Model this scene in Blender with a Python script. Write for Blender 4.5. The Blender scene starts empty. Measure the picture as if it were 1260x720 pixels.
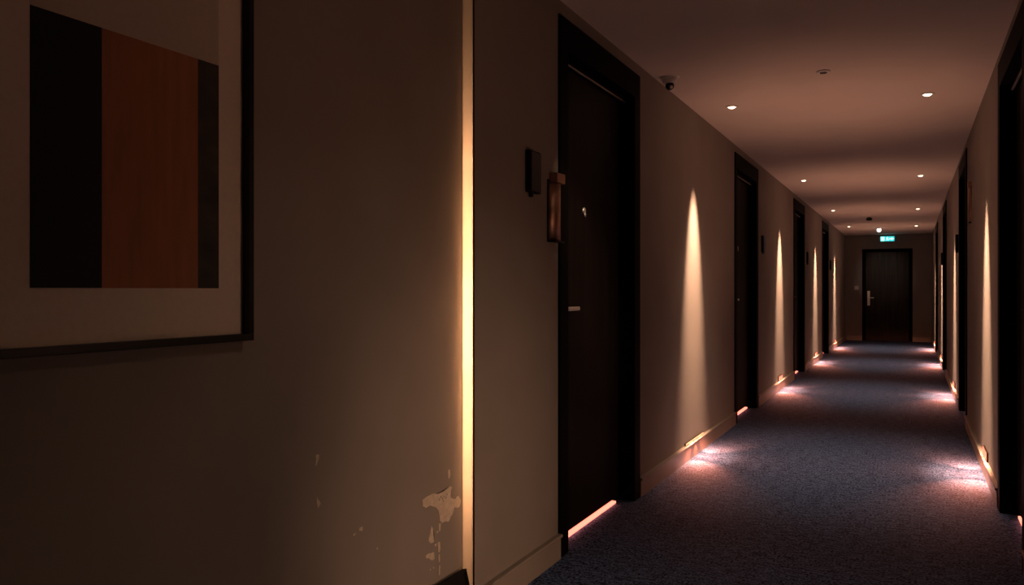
import bpy, bmesh, math, random
from mathutils import Vector, Matrix
random.seed(7)
SC = bpy.context.scene
COL = SC.collection

# ------------------------------------------------------------------ camera, world, exposure
cd = bpy.data.cameras.new('camera')
cam = bpy.data.objects.new('camera', cd)
COL.objects.link(cam)
cam.location = (0, 0, 1.15)
cam.rotation_euler = (math.radians(90), 0, math.atan(491 / 980))
cd.sensor_width = 36
cd.lens = 28.0
cd.shift_y = -3 / 1260
cd.clip_start = 0.02
SC.camera = cam

w = bpy.data.worlds.new('world')
SC.world = w
w.use_nodes = True
w.node_tree.nodes['Background'].inputs[0].default_value = (1.0, 0.72, 0.5, 1)
w.node_tree.nodes['Background'].inputs[1].default_value = 0.002

SC.view_settings.view_transform = 'Standard'
SC.view_settings.look = 'None'
SC.view_settings.gamma = 1.0
SC.view_settings.exposure = 0.0
SC.view_settings.use_curve_mapping = False

# light strengths
BEAM_W = 880.0        # narrow beam of a ceiling downlight, washing the wall
SPILL_W = 38.0        # wide spill of a downlight on the carpet
WASH_W = 130.0       # elongated wash along the foot of the wall
UP_W = 25.0          # added upward throw from a step light, makes the ceiling bands
STEP_W = 15.0         # downward throw of a step light
DOOR_W = 120.0         # added unseen spot that lights the nearest door
PANEL_W = 38.0       # lamp behind the corner light panel
PANEL_C = (1.0, 0.55, 0.31)
LAMP = (1.0, 0.585, 0.36)
WASH_C = (1.0, 0.50, 0.30)
LAMP_SPILL = (1.0, 0.72, 0.50)
STEP_SIDE_W = 68.0     # two side spots added per step light, lengthening the carpet glow
STEP_C = (1.0, 0.25, 0.12)
UP_C = (1.0, 0.48, 0.32)

# ------------------------------------------------------------------ geometry constants (metres)
XL, XR = -1.353, 0.418          # side walls
XN = -1.398                     # set-back wall that carries the picture
S_STEP = 2.405                  # the corner return
Y0, YE = -3.2, 19.8             # near and far ends
HC = 2.40                       # ceiling
REC = 0.065                     # door leaf recess
TH = 0.16                       # wall thickness
DTOP = 2.335                    # top of door casing
LEAF_TOP = 2.19
CW = 0.095                      # casing width
DOORS_L = [(3.14, 4.27), (6.95, 8.10), (10.78, 11.95), (14.45, 15.6)]
DOORS_R = [(3.78, 4.90), (7.62, 8.78), (11.9, 13.1), (15.7, 16.9)]
ROWS_L = [5.52, 9.58, 13.4, 16.95]
ROWS_R = [5.72, 9.74, 13.7, 17.3]
ROW_NEAR = 2.00                 # unseen lamps added beside the camera for near light


# ------------------------------------------------------------------ helpers
def mat(name, color, rough=0.6, metal=0.0, emit=None, strength=0.0, spec=0.5, var=0.0, scale=20.0,
        bump=0.0, bscale=200.0, stretch=None, color2=None):
    m = bpy.data.materials.new(name)
    m.use_nodes = True
    nt = m.node_tree
    b = nt.nodes['Principled BSDF']
    b.inputs['Base Color'].default_value = (*color, 1)
    b.inputs['Roughness'].default_value = rough
    b.inputs['Metallic'].default_value = metal
    b.inputs['Specular IOR Level'].default_value = spec
    if emit:
        b.inputs['Emission Color'].default_value = (*emit, 1)
        b.inputs['Emission Strength'].default_value = strength
    tc = nt.nodes.new('ShaderNodeTexCoord')
    mp = nt.nodes.new('ShaderNodeMapping')
    nt.links.new(tc.outputs['Object'], mp.inputs['Vector'])
    if stretch:
        mp.inputs['Scale'].default_value = stretch
    if var > 0 or color2:
        n = nt.nodes.new('ShaderNodeTexNoise')
        n.inputs['Scale'].default_value = scale
        n.inputs['Detail'].default_value = 5
        nt.links.new(mp.outputs['Vector'], n.inputs['Vector'])
        r = nt.nodes.new('ShaderNodeValToRGB')
        r.color_ramp.elements[0].position = 0.32
        r.color_ramp.elements[1].position = 0.68
        lo = color2 if color2 else tuple(max(0, c * (1 - var)) for c in color)
        hi = color if color2 else tuple(min(1, c * (1 + var)) for c in color)
        r.color_ramp.elements[0].color = (*lo, 1)
        r.color_ramp.elements[1].color = (*hi, 1)
        nt.links.new(n.outputs['Fac'], r.inputs['Fac'])
        nt.links.new(r.outputs['Color'], b.inputs['Base Color'])
    if bump > 0:
        n2 = nt.nodes.new('ShaderNodeTexNoise')
        n2.inputs['Scale'].default_value = bscale
        n2.inputs['Detail'].default_value = 4
        nt.links.new(mp.outputs['Vector'], n2.inputs['Vector'])
        bp = nt.nodes.new('ShaderNodeBump')
        bp.inputs['Strength'].default_value = bump
        bp.inputs['Distance'].default_value = 0.004
        nt.links.new(n2.outputs['Fac'], bp.inputs['Height'])
        nt.links.new(bp.outputs['Normal'], b.inputs['Normal'])
    return m


def carpet_mat():
    m = bpy.data.materials.new('carpet')
    m.use_nodes = True
    nt = m.node_tree
    N, K = nt.nodes, nt.links
    b = N['Principled BSDF']
    b.inputs['Roughness'].default_value = 0.95
    b.inputs['Specular IOR Level'].default_value = 0.1
    tc = N.new('ShaderNodeTexCoord')
    mp = N.new('ShaderNodeMapping')
    mp.inputs['Scale'].default_value = (1.0, 3.0, 1.0)   # short weft streaks across the corridor
    K.new(tc.outputs['Object'], mp.inputs['Vector'])
    n1 = N.new('ShaderNodeTexNoise')
    n1.inputs['Scale'].default_value = 16
    n1.inputs['Detail'].default_value = 8
    n1.inputs['Roughness'].default_value = 0.75
    K.new(mp.outputs['Vector'], n1.inputs['Vector'])
    n2 = N.new('ShaderNodeTexNoise')
    n2.inputs['Scale'].default_value = 95
    n2.inputs['Detail'].default_value = 3
    K.new(tc.outputs['Object'], n2.inputs['Vector'])
    mx = N.new('ShaderNodeMath')
    mx.operation = 'MULTIPLY_ADD'
    mx.inputs[1].default_value = 0.55
    K.new(n2.outputs['Fac'], mx.inputs[0])
    sc = N.new('ShaderNodeMath')
    sc.operation = 'MULTIPLY'
    sc.inputs[1].default_value = 0.45
    K.new(n1.outputs['Fac'], sc.inputs[0])
    K.new(sc.outputs[0], mx.inputs[2])
    r = N.new('ShaderNodeValToRGB')
    r.color_ramp.elements[0].position = 0.43
    r.color_ramp.elements[0].color = (0.007, 0.010, 0.026, 1)
    r.color_ramp.elements[1].position = 0.59
    r.color_ramp.elements[1].color = (0.175, 0.275, 0.53, 1)
    K.new(mx.outputs[0], r.inputs['Fac'])
    K.new(r.outputs['Color'], b.inputs['Base Color'])
    bp = N.new('ShaderNodeBump')
    bp.inputs['Strength'].default_value = 0.8
    bp.inputs['Distance'].default_value = 0.006
    K.new(mx.outputs[0], bp.inputs['Height'])
    K.new(bp.outputs['Normal'], b.inputs['Normal'])
    return m


M = {}
M['wall'] = mat('wall_paint', (0.27, 0.230, 0.203), 0.85, var=0.06, scale=3.0, bump=0.12, bscale=260)
M['bare'] = mat('bare_plaster', (0.60, 0.50, 0.40), 0.9, var=0.12, scale=60, bump=0.3, bscale=120)
M['ceiling'] = mat('ceiling_paint', (0.72, 0.62, 0.55), 0.9, var=0.03, scale=2.0)
M['carpet'] = carpet_mat()
M['base'] = mat('baseboard_paint', (0.32, 0.275, 0.23), 0.45, var=0.05, scale=8)
M['casing'] = mat('black_casing', (0.002, 0.0016, 0.0014), 0.6, spec=0.04, var=0.3, scale=14, stretch=(1, 1, 0.08))
M['leaf'] = mat('dark_wood_door', (0.0065, 0.0034, 0.0025), 0.5, spec=0.06, var=0.45, scale=26, stretch=(1, 1, 0.05))
M['endleaf'] = mat('red_brown_door', (0.020, 0.012, 0.009), 0.5, spec=0.2, var=0.45, scale=26, stretch=(1, 1, 0.05))
M['black'] = mat('black_plastic', (0.006, 0.006, 0.007), 0.28, spec=0.4, var=0.2, scale=30)
M['blackmatte'] = mat('black_matte', (0.006, 0.006, 0.007), 0.7, spec=0.2, var=0.2, scale=30)
M['steel'] = mat('brushed_steel', (0.88, 0.82, 0.76), 0.48, 1.0, var=0.08, scale=60, stretch=(1, 1, 8))
M['copper'] = mat('copper', (0.50, 0.29, 0.19), 0.42, 1.0, var=0.12, scale=40, stretch=(4, 4, 0.3))
M['white'] = mat('white_plastic', (0.78, 0.74, 0.70), 0.5, var=0.04, scale=20)
M['grey'] = mat('grey_plastic', (0.22, 0.20, 0.18), 0.5, var=0.06, scale=20)
M['mat'] = mat('mat_board', (0.78, 0.66, 0.56), 0.9, var=0.03, scale=80)
M['sheet'] = mat('print_paper', (0.58, 0.49, 0.42), 0.9, var=0.03, scale=80)
M['inkblack'] = mat('black_ink', (0.006, 0.005, 0.009), 0.8, var=0.4, scale=14)
M['inkorange'] = mat('burnt_orange_ink', (0.44, 0.165, 0.085), 0.8, scale=9, stretch=(1, 6, 0.7), color2=(0.35, 0.145, 0.055))
M['inkgreen'] = mat('dark_olive_ink', (0.085, 0.070, 0.060), 0.8, scale=6, stretch=(1, 1, 2), color2=(0.022, 0.024, 0.010))
M['frame'] = mat('black_frame', (0.008, 0.006, 0.005), 0.4, spec=0.3, var=0.2, scale=20)
M['glow'] = mat('threshold_glow', (0.8, 0.5, 0.4), 0.5, emit=(1.0, 0.20, 0.13), strength=2.8, var=0.02)
M['steplens'] = mat('step_light_lens', (0.25, 0.07, 0.05), 0.6, emit=(1.0, 0.15, 0.09), strength=2.6, var=0.02)
M['stepdim'] = mat('step_light_lens_dim', (0.5, 0.35, 0.28), 0.4, emit=(1.0, 0.42, 0.20), strength=1.0, var=0.02)
M['lens'] = mat('downlight_lens', (0.9, 0.8, 0.7), 0.3, emit=(1.0, 0.78, 0.55), strength=6.0, var=0.02)
M['led'] = mat('emergency_lens', (0.9, 0.9, 0.9), 0.3, emit=(1.0, 0.92, 0.80), strength=4.0, var=0.02)
M['exit'] = mat('exit_sign_green', (0.05, 0.5, 0.45), 0.4, emit=(0.03, 0.62, 0.62), strength=1.1, var=0.02)
M['exitw'] = mat('exit_sign_white', (0.8, 0.9, 0.9), 0.4, emit=(0.55, 1.0, 0.98), strength=1.5, var=0.02)


dm = bpy.data.materials.new('light_diffuser')
dm.use_nodes = True
nt = dm.node_tree
nt.nodes.remove(nt.nodes['Principled BSDF'])
tr = nt.nodes.new('ShaderNodeBsdfTranslucent')
tr.inputs['Color'].default_value = (0.85, 0.78, 0.68, 1)
df = nt.nodes.new('ShaderNodeBsdfDiffuse')
df.inputs['Color'].default_value = (0.35, 0.30, 0.25, 1)
ms = nt.nodes.new('ShaderNodeMixShader')
ms.inputs['Fac'].default_value = 0.35
nt.links.new(tr.outputs[0], ms.inputs[1])
nt.links.new(df.outputs[0], ms.inputs[2])
nt.links.new(ms.outputs[0], nt.nodes['Material Output'].inputs['Surface'])
M['diffuser'] = dm
M['bronze'] = mat('dark_bronze', (0.03, 0.018, 0.010), 0.5, 0.6, var=0.1)


def box_bm(bm, x0, x1, y0, y1, z0, z1, bev=0.0):
    b2 = bmesh.new()
    bmesh.ops.create_cube(b2, size=1)
    for v in b2.verts:
        v.co = Vector(((x0 + x1) / 2 + v.co.x * (x1 - x0), (y0 + y1) / 2 + v.co.y * (y1 - y0), (z0 + z1) / 2 + v.co.z * (z1 - z0)))
    if bev > 0:
        bmesh.ops.bevel(b2, geom=list(b2.edges), offset=bev, segments=2, affect='EDGES', profile=0.5)
    join(bm, b2)


def join(bm, b2):
    t = bpy.data.meshes.new('t')
    b2.to_mesh(t)
    b2.free()
    bm.from_mesh(t)
    bpy.data.meshes.remove(t)


def lathe_bm(bm, prof, seg=28, mtx=None, cap=True):
    """profile of (r, z) pairs turned about Z, then moved by mtx"""
    b2 = bmesh.new()
    rings = []
    for r, z in prof:
        rings.append([b2.verts.new((r * math.cos(2 * math.pi * k / seg), r * math.sin(2 * math.pi * k / seg), z)) for k in range(seg)])
    for a, c in zip(rings[:-1], rings[1:]):
        for k in range(seg):
            b2.faces.new((a[k], a[(k + 1) % seg], c[(k + 1) % seg], c[k]))
    if cap:
        b2.faces.new(rings[0][::-1])
        b2.faces.new(rings[-1])
    bmesh.ops.recalc_face_normals(b2, faces=list(b2.faces))
    for f in b2.faces:
        f.smooth = True
    if mtx is not None:
        b2.transform(mtx)
    join(bm, b2)


def prism_bm(bm, pts, x0, x1):
    """polygon of (y, z) points, solid between x0 and x1"""
    b2 = bmesh.new()
    a = [b2.verts.new((x0, p[0], p[1])) for p in pts]
    c = [b2.verts.new((x1, p[0], p[1])) for p in pts]
    b2.faces.new(a)
    b2.faces.new(c[::-1])
    n = len(pts)
    for k in range(n):
        b2.faces.new((a[k], c[k], c[(k + 1) % n], a[(k + 1) % n]))
    bmesh.ops.triangulate(b2, faces=[f for f in b2.faces if len(f.verts) > 4])
    bmesh.ops.recalc_face_normals(b2, faces=list(b2.faces))
    join(bm, b2)


def obj(name, bm, m, parent=None, origin=None):
    me = bpy.data.meshes.new(name)
    bm.to_mesh(me)
    bm.free()
    me.materials.append(m)
    o = bpy.data.objects.new(name, me)
    COL.objects.link(o)
    if parent is not None:
        o.parent = parent
    if origin is not None:
        o.location = origin
    return o


def part(name, m, parent, *boxes, bev=0.0):
    bm = bmesh.new()
    for b in boxes:
        box_bm(bm, *b, bev=bev)
    return obj(name, bm, m, parent)


def lathe(name, m, parent, prof, seg=28, mtx=None, cap=True):
    bm = bmesh.new()
    lathe_bm(bm, prof, seg, mtx, cap)
    return obj(name, bm, m, parent)


def thing(name, loc, label=None, cat=None, group=None, rz=0.0, kind=None):
    o = bpy.data.objects.new(name, None)
    o.empty_display_size = 0.1
    COL.objects.link(o)
    o.location = loc
    o.rotation_euler = (0, 0, rz)
    if label:
        o['label'] = label
    if cat:
        o['category'] = cat
    if group:
        o['group'] = group
    if kind:
        o['kind'] = kind
    return o


def struct(name, m, *boxes, bev=0.0):
    o = part(name, m, None, *boxes, bev=bev)
    o['kind'] = 'structure'
    return o


def spot(name, parent, loc, direction, watts, size, blend, color, radius=0.02):
    d = bpy.data.lights.new(name, 'SPOT')
    d.energy = watts
    d.color = color
    d.spot_size = math.radians(size)
    d.spot_blend = blend
    d.shadow_soft_size = radius
    o = bpy.data.objects.new(name, d)
    COL.objects.link(o)
    o.parent = parent
    o.location = loc
    o.rotation_euler = Vector(direction).to_track_quat('-Z', 'Y').to_euler()
    return o


RX = Matrix.Rotation(math.radians(90), 4, 'Y')     # turns a lathe's axis from Z to X

# ------------------------------------------------------------------ the setting
struct('floor', M['carpet'], (XN - 0.3, XR + 0.3, Y0 - 0.2, YE + 0.2, -0.1, 0.0))
struct('ceiling', M['ceiling'], (XN - 0.3, XR + 0.3, Y0 - 0.2, YE + 0.2, HC, HC + 0.1))


def wall_boxes(xa, xb, y0, y1, doors):
    out, y = [], y0
    for a, b in doors:
        out.append((xa, xb, y, a, 0, HC))
        out.append((xa, xb, a, b, DTOP, HC))
        y = b
    out.append((xa, xb, y, y1, 0, HC))
    return out


wall_l = struct('wall_left', M['wall'], (XN - TH, XN, Y0, S_STEP, 0, HC), (XL - 0.004, XL, S_STEP, 2.85, 0, HC), (XN - TH, -1.52, S_STEP, 2.85, 0, HC),
                *wall_boxes(XN - TH, XL, 2.85, YE, DOORS_L))
wall_r = struct('wall_right', M['wall'], *wall_boxes(XR, XR + TH, Y0, YE, DOORS_R))
struct('wall_near', M['wall'], (XN - TH, XR + TH, Y0 - 0.12, Y0, 0, HC))
ED0, ED1, EDT = -0.995, 0.030, 2.08          # far door casing
struct('wall_far', M['wall'], (XN - TH, ED0, YE, YE + TH, 0, HC), (ED1, XR + TH, YE, YE + TH, 0, HC), (ED0, ED1, YE, YE + TH, EDT, HC))

# where the paint has come off the set-back wall: lighter plaster patches (y, z)
PEEL = [
    [(2.152, .480), (2.173, .483), (2.211, .485), (2.245, .4765), (2.273, .476), (2.293, .481), (2.320, .486), (2.335, .479), (2.326, .467), (2.320, .459), (2.328, .442), (2.356, .433), (2.364, .439), (2.380, .437), (2.394, .417), (2.384, .401), (2.368, .399), (2.350, .406), (2.340, .390), (2.320, .374), (2.3115, .367), (2.293, .374), (2.273, .372), (2.256, .384), (2.254, .400), (2.250, .4125), (2.236, .429), (2.228, .436), (2.200, .4485), (2.168, .449), (2.152, .457)],
    [(2.308, .541), (2.320, .542), (2.323, .523), (2.314, .510), (2.308, .523)],
    [(2.204, .380), (2.217, .368), (2.214, .351), (2.222, .325), (2.200, .325), (2.187, .335), (2.192, .351)],
    [(2.248, .377), (2.262, .375), (2.2595, .350), (2.250, .350)],
    [(2.2425, .316), (2.256, .315), (2.258, .291), (2.254, .280), (2.245, .283)],
    [(2.247, .276), (2.256, .273), (2.255, .250), (2.248, .246)],
    [(2.249, .239), (2.257, .236), (2.255, .205), (2.247, .2055)],
    [(2.170, .293), (2.1895, .296), (2.220, .290), (2.222, .268), (2.206, .2675), (2.187, .281), (2.173, .283)],
    [(2.2335, .354), (2.245, .354), (2.2425, .346)],
    [(2.222, .313), (2.236, .315), (2.231, .3055)],
    [(2.192, .244), (2.200, .242), (2.198, .236)],
    [(2.211, .244), (2.219, .242), (2.217, .236)],
    [(1.641, .717), (1.653, .7145), (1.651, .703), (1.638, .687), (1.641, .7015)],
    [(1.6435, .606), (1.651, .595), (1.659, .584), (1.647, .575)],
    [(1.825, .475), (1.839, .476), (1.837, .4635), (1.823, .469)],
    [(1.794, .464), (1.810, .4655), (1.802, .460)],
    [(1.905, .396), (1.911, .3945), (1.909, .388)],
]


def rough_edge(pts, amp):
    out = []
    n = len(pts)
    for k in range(n):
        a, b = Vector((*pts[k], 0)), Vector((*pts[(k + 1) % n], 0))
        out.append((a.x, a.y))
        steps = max(1, int((b - a).length / 0.006))
        for q in range(1, steps):
            p = a.lerp(b, q / steps)
            out.append((p.x + random.uniform(-amp, amp), p.y + random.uniform(-amp, amp)))
    return out


for pts in PEEL:
    bm = bmesh.new()
    prism_bm(bm, rough_edge(pts, 0.0016), XN - 0.002, XN + 0.0006)
    obj('bare_plaster_patch', bm, M['bare'], wall_l)


# flakes of paint still clinging inside the large bare patch
for fy, fz in ((2.262, .462), (2.270, .455), (2.281, .460), (2.292, .452), (2.276, .446), (2.300, .463), (2.253, .456)):
    bm = bmesh.new()
    prism_bm(bm, [(fy + random.uniform(.002, .005) * math.cos(k * 1.2566), fz + random.uniform(.002, .005) * math.sin(k * 1.2566)) for k in range(5)], XN, XN + 0.0012)
    obj('paint_flake', bm, M['wall'], wall_l)

# baseboards: a board and a rounded cap, broken at the doors
def board_runs(y0, y1, doors):
    out, y = [], y0
    for a, b in doors:
        out.append((y, a))
        y = b
    out.append((y, y1))
    return out


def baseboard(name, xw, sgn, y0, y1, doors):
    bm = bmesh.new()
    for a, b in board_runs(y0, y1, doors):
        prof = [(0, 0), (0.014, 0), (0.014, 0.090), (0.022, 0.094), (0.023, 0.102), (0.020, 0.106), (0, 0.107)]
        b2 = bmesh.new()
        va = [b2.verts.new((xw + sgn * p[0], a, p[1])) for p in prof]
        vb = [b2.verts.new((xw + sgn * p[0], b, p[1])) for p in prof]
        b2.faces.new(va)
        b2.faces.new(vb[::-1])
        for k in range(len(prof)):
            b2.faces.new((va[k], vb[k], vb[(k + 1) % len(prof)], va[(k + 1) % len(prof)]))
        bmesh.ops.recalc_face_normals(b2, faces=list(b2.faces))
        join(bm, b2)
    o = obj(name, bm, M['base'])
    o['kind'] = 'structure'
    return o


baseboard('baseboard_left', XL, 1, S_STEP, YE, DOORS_L)
baseboard('baseboard_right', XR, -1, Y0, YE, DOORS_R)
struct('baseboard_far', M['base'], (XL + 0.03, ED0, YE - 0.018, YE, 0, 0.107), (ED1, XR - 0.03, YE - 0.018, YE, 0, 0.107), bev=0.003)
struct('baseboard_left.001', M['base'], (XN, XN + 0.016, Y0, 1.2, 0, 0.107), bev=0.003)


# ------------------------------------------------------------------ doors
def side_door(n, xw, sgn, a, b, glow=True, glow_to=None):
    """sgn +1: on the left wall, facing +x.  a, b: outer edges of the casing along the corridor"""
    d = thing('door_%d' % n, (xw, (a + b) / 2, 0), kind='structure')
    h = (b - a) / 2

    def bx(x0, x1, y0, y1, z0, z1):
        xs = sorted((sgn * x0, sgn * x1))
        return (xs[0], xs[1], y0, y1, z0, z1)
    # jambs and head reach back past the leaf
    part('casing', M['casing'], d, bx(-0.11, 0.010, -h, -h + CW, 0, LEAF_TOP + 0.012), bev=0.002)
    part('casing', M['casing'], d, bx(-0.11, 0.010, h - CW, h, 0, LEAF_TOP + 0.012), bev=0.002)
    part('head_panel', M['casing'], d, bx(-0.11, 0.010, -h, h, LEAF_TOP + 0.012, DTOP), bev=0.002)
    part('stop_bead', M['leaf'], d, bx(-REC, -REC + 0.022, -h + CW, h - CW, LEAF_TOP - 0.012, LEAF_TOP + 0.011), bev=0.003)
    part('glint_strip', M['steel'], d, bx(-REC + 0.014, -REC + 0.024, -h + CW, h - CW, LEAF_TOP - 0.016, LEAF_TOP - 0.012))  # pale metal line added for the glint along the leaf top
    part('backing', M['blackmatte'], d, bx(-TH + 0.01, -0.112, -h, h, 0, DTOP))
    part('leaf', M['leaf'], d, bx(-REC - 0.042, -REC, -h + CW + 0.003, h - CW - 0.003, 0.034, LEAF_TOP - 0.013), bev=0.002)
    # lever handle: rose, neck, bar with a returned tip
    hy, hz = -h + CW + 0.065, 1.065
    hd = lathe('handle', M['steel'], d, [(0.024, -0.001), (0.026, 0.003), (0.024, 0.009), (0.010, 0.010), (0.0085, 0.046), (0.0, 0.048)], 20,
               Matrix.Translation((sgn * -REC, hy, hz)) @ (RX if sgn > 0 else Matrix.Rotation(math.radians(-90), 4, 'Y')), cap=False)
    part('lever', M['steel'], hd, bx(-REC + 0.040, -REC + 0.056, hy - 0.010, hy + 0.122, hz - 0.009, hz + 0.009),
         bx(-REC + 0.012, -REC + 0.050, hy + 0.108, hy + 0.122, hz - 0.008, hz + 0.008), bev=0.004)
    # peephole with its hanging cover
    pm = Matrix.Translation((sgn * -REC, -0.10, 1.535)) @ (RX if sgn > 0 else Matrix.Rotation(math.radians(-90), 4, 'Y'))
    ph = lathe('peephole', M['steel'], d, [(0.015, -0.001), (0.016, 0.004), (0.011, 0.008), (0.006, 0.006), (0.0, 0.005)], 20, pm, cap=False)
    lathe('peephole_cover', M['steel'], ph, [(0.0, 0.004), (0.010, 0.004), (0.011, 0.007), (0.0, 0.009)], 16,
          pm @ Matrix.Translation((0.020 , 0.006, 0)), cap=False)
    if glow:
        g1 = h - CW - 0.11 if glow_to is None else glow_to
        part('threshold_light', M['glow'], d, bx(-REC - 0.03, -REC + 0.004, -h + CW + 0.03, g1, 0.008, 0.020))
    return d


for i, (a, b) in enumerate(DOORS_L):
    side_door(i + 1, XL, 1, a, b)
for i, (a, b) in enumerate(DOORS_R):
    side_door(i + 5, XR, -1, a, b)

# the door that closes the corridor
d = thing('door_9', ((ED0 + ED1) / 2, YE, 0), kind='structure')
hw = (ED1 - ED0) / 2
part('casing', M['casing'], d, (-hw, -hw + 0.07, -0.012, 0.10, 0, EDT - 0.07), bev=0.002)
part('casing', M['casing'], d, (hw - 0.07, hw, -0.012, 0.10, 0, EDT - 0.07), bev=0.002)
part('casing_head', M['casing'], d, (-hw, hw, -0.012, 0.10, EDT - 0.07, EDT), bev=0.002)
part('backing', M['blackmatte'], d, (-hw, hw, 0.105, 0.15, 0, EDT))
part('leaf', M['endleaf'], d, (-hw + 0.073, hw - 0.073, 0.03, 0.072, 0.008, EDT - 0.073), bev=0.002)
hp = part('lock_plate', M['steel'], d, (-hw + 0.105, -hw + 0.160, 0.018, 0.031, 0.80, 1.13), bev=0.004)
part('lever', M['steel'], hp, (-hw + 0.118, -hw + 0.140, -0.032, 0.020, 0.965, 0.985), (-hw + 0.118, -hw + 0.245, -0.032, -0.016, 0.965, 0.985), bev=0.004)


# ------------------------------------------------------------------ lamps
def downlight(x, y, wall_dir, label, spill_w=SPILL_W, spill_size=76):
    t = thing('ceiling_downlight', (x, y, HC), label, 'downlight', 'recessed ceiling downlights')
    lathe('trim_ring', M['white'], t, [(0.025, -0.0005), (0.042, -0.0005), (0.042, -0.003), (0.038, -0.006), (0.027, -0.006), (0.025, -0.004)], 28, None, cap=False)
    lathe('lens', M['lens'] , t, [(0.0, -0.001), (0.0245, -0.001), (0.0245, -0.0045), (0.018, -0.0115), (0.008, -0.0145), (0.0, -0.015)], 24, None, cap=False)
    # wall-washing beam, then the softer spill
    spot('beam', t, (0, 0, -0.03), (wall_dir * 0.21, 0, -1), BEAM_W, 28, 1.0, LAMP, 0.028)
    ws = spot('wall_wash', t, (0, 0, -0.03), (wall_dir * 0.095, 0, -1), WASH_W, 14, 1.0, WASH_C, 0.012)
    ws.rotation_euler = (0, -wall_dir * math.atan(0.085), 0)
    ws.scale = (1.0, 2.4, 1.0)      # spread lens: longer along the corridor than across it
    spot('spill', t, (0, 0, -0.03), (-wall_dir * 0.22, 0, -1), spill_w, spill_size, 1.0, LAMP_SPILL, 0.012)
    return t


ORD = ['nearest', 'second', 'third', 'fourth']
for i, y in enumerate(ROWS_L):
    downlight(XL + 0.262, y, -1, '%s small lit downlight along the ceiling above the left wall' % ORD[i])
for i, y in enumerate(ROWS_R):
    downlight(XR - 0.325, y, 1, '%s small lit downlight along the ceiling above the right wall' % ORD[i])


def step_light(xw, sgn, y, label, lens, power, length=0.26, out=0.0, up=1.0, hh=0.028, zc=0.138):
    t = thing('step_light', (xw, y, zc), label, 'step light', 'low step lights above the baseboards')

    def bx(x0, x1, y0, y1, z0, z1):
        xs = sorted((sgn * x0, sgn * x1))
        return (xs[0], xs[1], y0, y1, z0, z1)
    L2 = length / 2
    e = 0.006 if hh > 0.02 else 0.002
    part('housing', M['bronze'], t, bx(0, 0.010, -L2 - e, L2 + e, hh - e, hh), bx(0, 0.010, -L2 - e, L2 + e, -hh, -hh + e),
         bx(0, 0.010, -L2 - e, -L2, -hh + e, hh - e), bx(0, 0.010, L2, L2 + e, -hh + e, hh - e))
    part('lens', lens, t, bx(0, 0.013, -L2, L2, -hh + e, hh - e), bev=0.001)
    if power > 0:
        spot('glow_down', t, (sgn * 0.03, 0, 0), (sgn * 1.0, 0, -1.2), STEP_W * power, 165, 1.0, STEP_C, 0.03)
        for q in (-1, 1):
            spot('glow_side', t, (sgn * 0.03, q * 0.08, 0), (sgn * 0.30, q, -0.62), STEP_SIDE_W * power, 70, 1.0, STEP_C, 0.03)
    if out > 0:
        spot('glow_out', t, (sgn * 0.03, 0, 0), (sgn * 1.0, 0.26, 0.10), out, 66, 1.0, LAMP, 0.03)  # added warm throw that lights the lower left wall
    spot('glow_up', t, (sgn * 0.06, 0, 0.02), (sgn * 0.62, 0.12, 1), UP_W * up, 92, 1.0, UP_C, 0.03)  # added uplight, source of the ceiling glow
    return t


step_light(XL, 1, ROWS_L[0], 'dim step light above the left baseboard nearest the camera', M['stepdim'], 1.0, 0.50, 0.0, 1.0, 0.008, 0.116)
for i, y in enumerate(ROWS_L[1:]):
    step_light(XL, 1, y, 'glowing red step light low on the left wall, %s one along' % ['first', 'second', 'last'][i], M['steplens'], 1)
for i, y in enumerate(ROWS_R):
    step_light(XR, -1, y, 'glowing red step light low on the right wall, %s one along' % ['nearest', 'second', 'third', 'last'][i], M['steplens'], 1)

downlight(XR - 0.325, ROW_NEAR, 1, 'added unseen downlight above the right wall beside the camera', 16.0, 104)  # added lamp, lightens the near carpet
step_light(XR, -1, ROW_NEAR, 'added unseen step light on the right wall beside the camera', M['steplens'], 0, up=0.35, out=32.0)

# unseen spot added above the frame to brighten the nearest door's metalwork
t = thing('ceiling_downlight', (-0.45, 2.55, HC), 'added unseen tilted spot aimed at the nearest left door', 'downlight', 'recessed ceiling downlights')
lathe('trim_ring', M['white'], t, [(0.025, -0.0005), (0.042, -0.0005), (0.042, -0.003), (0.025, -0.004)], 28, None, cap=False)
lathe('lens', M['lens'], t, [(0.0, -0.001), (0.0245, -0.001), (0.018, -0.0115), (0.0, -0.015)], 24, None, cap=False)
spot('beam', t, (0, 0, -0.03), (-0.95, 0.98, -1.08), DOOR_W, 26, 1.0, LAMP_SPILL, 0.03)

# tall light panel that fills the corner return: a translucent diffuser over a hollow in the wall with a lamp in it
t = thing('corner_light_panel', ((XN + XL) / 2, S_STEP, 0.0), 'tall narrow warm light panel running up the wall corner beside the peeled paint', 'wall light')
pw = (XL - XN) / 2
part('diffuser', M['diffuser'], t, (-pw + 0.0005, pw - 0.0018, 0.0, 0.004, 0.0, HC))
part('edge_profile', M['bronze'], t, (pw - 0.0018, pw, -0.001, 0.006, 0.0, HC))
part('edge_profile', M['bronze'], t, (-pw, -pw + 0.0005, -0.001, 0.006, 0.0, HC))
ad = bpy.data.lights.new('panel_lamp', 'AREA')
ad.shape = 'RECTANGLE'
ad.size = 0.05
ad.size_y = 0.7
ad.energy = PANEL_W
ad.color = PANEL_C
ao = bpy.data.objects.new('panel_lamp', ad)
COL.objects.link(ao)
ao.parent = t
ao.location = (-0.05, 0.30, 1.03)
ao.rotation_euler = Vector((0.14, -1, 0)).to_track_quat('-Z', 'Y').to_euler()

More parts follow.
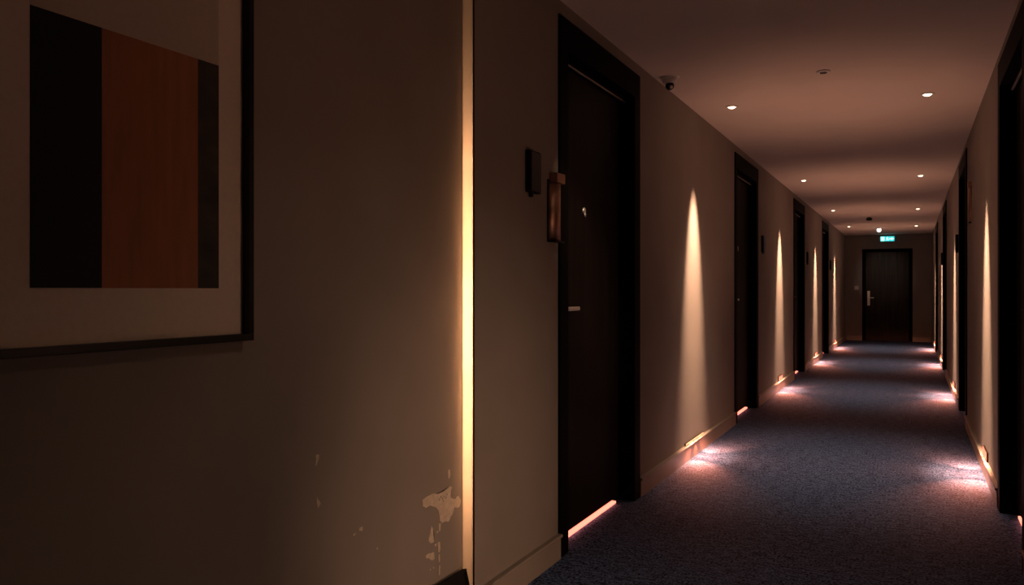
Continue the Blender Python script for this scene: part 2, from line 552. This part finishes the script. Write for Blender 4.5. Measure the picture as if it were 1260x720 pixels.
# ------------------------------------------------------------------ picture on the set-back wall
PX = XN                                       # back of the picture
p = thing('framed_picture', (PX, 1.087, 1.033), 'large black-framed abstract print with a wide pale mat on the left wall', 'picture')
y0, y1, z0, z1 = -0.303, 0.303, 0.0, 0.93
fw = 0.016
part('frame', M['frame'], p, (0.0, 0.030, y0, y1, z0, z0 + fw), (0.0, 0.030, y0, y1, z1 - fw, z1),
     (0.0, 0.030, y0, y0 + fw, z0 + fw, z1 - fw), (0.0, 0.030, y1 - fw, y1, z0 + fw, z1 - fw), bev=0.0015)
part('mat_board', M['mat'], p, (0.002, 0.010, y0 + fw, y1 - fw, z0 + fw, z1 - fw))
part('print_sheet', M['sheet'], p, (0.009, 0.0106, -0.213, 0.2145, 0.121, 0.815))
part('black_field', M['inkblack'], p, (0.0100, 0.0110, -0.213, -0.074, 0.121, 0.620))
part('orange_field', M['inkorange'], p, (0.0100, 0.0110, -0.074, 0.156, 0.121, 0.620))
part('olive_field', M['inkgreen'], p, (0.0100, 0.0110, 0.156, 0.2145, 0.121, 0.620))

# ------------------------------------------------------------------ small things on the walls
def room_box(xw, sgn, y, label, zc=1.617):
    t = thing('room_number_box', (xw, y, zc), label, 'wall box', 'black boxes beside the doors')

    def bx(x0, x1, y0, y1, z0, z1):
        xs = sorted((sgn * x0, sgn * x1))
        return (xs[0], xs[1], y0, y1, z0, z1)
    part('body', M['blackmatte'], t, bx(0, 0.022, -0.052, 0.052, -0.082, 0.084), bev=0.004)
    part('front_plate', M['black'], t, bx(0.020, 0.026, -0.046, 0.046, -0.076, 0.078), bev=0.002)
    lathe('button', M['black'], t, [(0.0, -0.100), (0.008, -0.099), (0.010, -0.092), (0.009, -0.080)], 16, Matrix.Translation((sgn * 0.012, -0.02, 0)), cap=False)
    return t


room_box(XL, 1, 2.866, 'black wall box on the left wall before the nearest door')
room_box(XL, 1, 8.36, 'black wall box just past the second door on the left')
room_box(XL, 1, 12.25, 'black wall box just past the third door on the left')
room_box(XL, 1, 15.95, 'black wall box just past the fourth door on the left')
room_box(XR, -1, 9.05, 'black wall box just past the second door on the right')
room_box(XR, -1, 13.35, 'black wall box just past the third door on the right')


def copper_plaque(xw, sgn, y, label, z=1.35):
    t = thing('copper_wall_fitting', (xw, y, z), label, 'wall fitting', 'copper fittings beside the doors')
    bm = bmesh.new()
    b2 = bmesh.new()
    seg = 14
    ra, rb = 0.045, 0.034
    lo, hi = [], []
    for k in range(seg + 1):
        a = math.pi * k / seg
        lo.append(b2.verts.new((sgn * rb * math.sin(a), -ra * math.cos(a), 0.006)))
        hi.append(b2.verts.new((sgn * rb * math.sin(a), -ra * math.cos(a), 0.246)))
    for k in range(seg):
        f = b2.faces.new((lo[k], lo[k + 1], hi[k + 1], hi[k]))
        f.smooth = True
    b2.faces.new(lo[::-1])
    b2.faces.new(hi)
    b2.faces.new((lo[0], hi[0], hi[-1], lo[-1]))
    bmesh.ops.recalc_face_normals(b2, faces=list(b2.faces))
    join(bm, b2)
    obj('body', bm, M['copper'], t)

    def bx(x0, x1, y0, y1, z0, z1):
        xs = sorted((sgn * x0, sgn * x1))
        return (xs[0], xs[1], y0, y1, z0, z1)
    part('cap', M['copper'], t, bx(0, 0.040, -0.035, 0.050, 0.248, 0.290), bev=0.003)
    part('back_plate', M['black'], t, bx(0, 0.006, -0.054, 0.054, 0.0, 0.262), bev=0.002)
    part('foot_ring', M['black'], t, bx(0, 0.036, -0.048, 0.048, 0.0, 0.006))
    return t


copper_plaque(XL, 1, 3.078, 'half-round copper wall fitting beside the nearest left door')
cp = copper_plaque(XR, -1, 7.12, 'half-round copper wall fitting on the right wall beside the second door', 1.67)
cp.scale = (0.6, 1.0, 1.1)

t = thing('light_switch', (-1.115, YE, 1.20), 'small pale switch plate on the far wall left of the end door', 'switch')
part('plate', M['white'], t, (-0.043, 0.043, -0.010, 0, -0.043, 0.043), bev=0.003)
part('rocker', M['white'], t, (-0.018, 0.018, -0.015, -0.008, -0.024, 0.024), bev=0.002)

# ------------------------------------------------------------------ ceiling fittings
t = thing('security_camera', (-1.268, 4.60, HC), 'small dome security camera with black eyeball on the ceiling by the left wall', 'camera')
lathe('base', M['white'], t, [(0.0, 0.0), (0.044, 0.0), (0.047, -0.012), (0.041, -0.032), (0.028, -0.036), (0.0, -0.036)], 28, None, cap=False)
lathe('skirt', M['white'], t, [(0.0, 0.0), (0.060, 0.0), (0.058, -0.004), (0.0, -0.0045)], 28, None, cap=False)
bm = bmesh.new()
bmesh.ops.create_uvsphere(bm, u_segments=20, v_segments=12, radius=0.026)
for f in bm.faces:
    f.smooth = True
eye = obj('eyeball', bm, M['black'], t, (0, 0, -0.050))
dr = Vector((0.55, -0.75, -0.45)).normalized()
lathe('lens', M['steel'], eye, [(0.0, 0.0), (0.009, 0.0), (0.009, 0.005), (0.006, 0.006), (0.0, 0.004)], 16,
      Matrix.Translation(dr * 0.0235) @ dr.to_track_quat('Z', 'Y').to_matrix().to_4x4(), cap=False)

t = thing('sprinkler_cover', (-0.447, 4.86, HC), 'small unlit round disc on the ceiling between the near downlights', 'sprinkler')
lathe('plate', M['white'], t, [(0.0, -0.001), (0.036, -0.001), (0.038, -0.005), (0.034, -0.008), (0.018, -0.009), (0.0, -0.009)], 28, None, cap=False)
lathe('recess_ring', M['grey'], t, [(0.010, -0.008), (0.020, -0.008), (0.019, -0.013), (0.010, -0.014)], 24, None, cap=False)

t = thing('smoke_detector', (-0.64, 14.9, HC), 'dark smoke detector hanging from the far ceiling before the exit sign', 'smoke detector')
lathe('base', M['grey'], t, [(0.0, 0.0), (0.030, 0.0), (0.030, -0.020), (0.020, -0.025), (0.0, -0.025)], 20, None, cap=False)
lathe('head', M['blackmatte'], t, [(0.0, -0.020), (0.045, -0.022), (0.050, -0.045), (0.036, -0.062), (0.0, -0.066)], 20, None, cap=False)

t = thing('emergency_lamp', (-0.575, 17.6, HC), 'round white emergency lamp on the ceiling in front of the exit sign', 'lamp')
lathe('base', M['white'], t, [(0.0, 0.0), (0.055, 0.0), (0.055, -0.014), (0.040, -0.020), (0.0, -0.020)], 24, None, cap=False)
lathe('bulb', M['led'], t, [(0.0, -0.018), (0.034, -0.020), (0.040, -0.045), (0.030, -0.072), (0.012, -0.084), (0.0, -0.086)], 20, None, cap=False)

spot('glow', t, (0, 0.0, -0.10), (0.03, 2.2, -0.80), 30, 34, 1.0, (1.0, 0.8, 0.6), 0.03)

# exit sign: lit green box with white running figure, door and arrow
t = thing('exit_sign', (-0.475, YE - 0.045, 2.30), 'lit teal and white exit sign above the far end door', 'sign')
part('housing', M['grey'], t, (-0.150, 0.150, 0.0, 0.045, -0.062, 0.062), bev=0.004)
part('bracket', M['grey'], t, (-0.02, 0.02, 0.010, 0.030, 0.060, 0.100))
face = part('face', M['exit'], t, (-0.143, 0.143, -0.004, 0.002, -0.055, 0.055))


def flat(name, pts, m, parent, ya=-0.007, yb=-0.003):
    bm = bmesh.new()
    b2 = bmesh.new()
    a = [b2.verts.new((q[0], ya, q[1])) for q in pts]
    c = [b2.verts.new((q[0], yb, q[1])) for q in pts]
    b2.faces.new(a)
    b2.faces.new(c[::-1])
    n = len(pts)
    for k in range(n):
        b2.faces.new((a[k], c[k], c[(k + 1) % n], a[(k + 1) % n]))
    bmesh.ops.recalc_face_normals(b2, faces=list(b2.faces))
    join(bm, b2)
    return obj(name, bm, m, parent)


flat('door_symbol', [(-0.130, -0.045), (-0.060, -0.045), (-0.060, 0.045), (-0.130, 0.045)], M['exitw'], face)
flat('arrow_symbol', [(0.040, 0.016), (0.085, 0.016), (0.085, 0.042), (0.132, 0.0), (0.085, -0.042), (0.085, -0.016), (0.040, -0.016)], M['exitw'], face)
bm = bmesh.new()
box_bm(bm, -0.012, 0.008, -0.007, -0.003, -0.012, 0.020)
box_bm(bm, -0.034, 0.026, -0.007, -0.003, 0.012, 0.020)
box_bm(bm, -0.010, 0.028, -0.007, -0.003, -0.026, -0.012)
box_bm(bm, 0.018, 0.028, -0.007, -0.003, -0.046, -0.022)
box_bm(bm, -0.034, -0.004, -0.007, -0.003, -0.032, -0.020)
lathe_bm(bm, [(0.0, -0.002), (0.011, -0.002), (0.011, 0.002), (0.0, 0.002)], 14, Matrix.Translation((0.004, -0.005, 0.034)) @ Matrix.Rotation(math.radians(90), 4, 'X'), cap=False)
obj('running_figure', bm, M['exitw'], face)

# ------------------------------------------------------------------ dark framed board leaning on the wall, bottom of the picture
ln = math.radians(14)
t = thing('leaning_board', (XN + 0.062, 2.05, 0.0), 'black framed board leaning against the wall below the peeled paint', 'board')
t.rotation_euler = (0, -ln, 0)
HB = 0.190
part('rim', M['blackmatte'], t, (-0.012, 0.006, -0.34, 0.345, HB - 0.008, HB), (-0.012, 0.006, -0.34, 0.345, 0.003, 0.011),
     (-0.012, 0.006, -0.34, -0.332, 0.011, HB - 0.008), (-0.012, 0.006, 0.335, 0.345, 0.011, HB - 0.008), bev=0.001)
part('panel', M['blackmatte'], t, (-0.010, 0.001, -0.332, 0.335, 0.011, HB - 0.008))
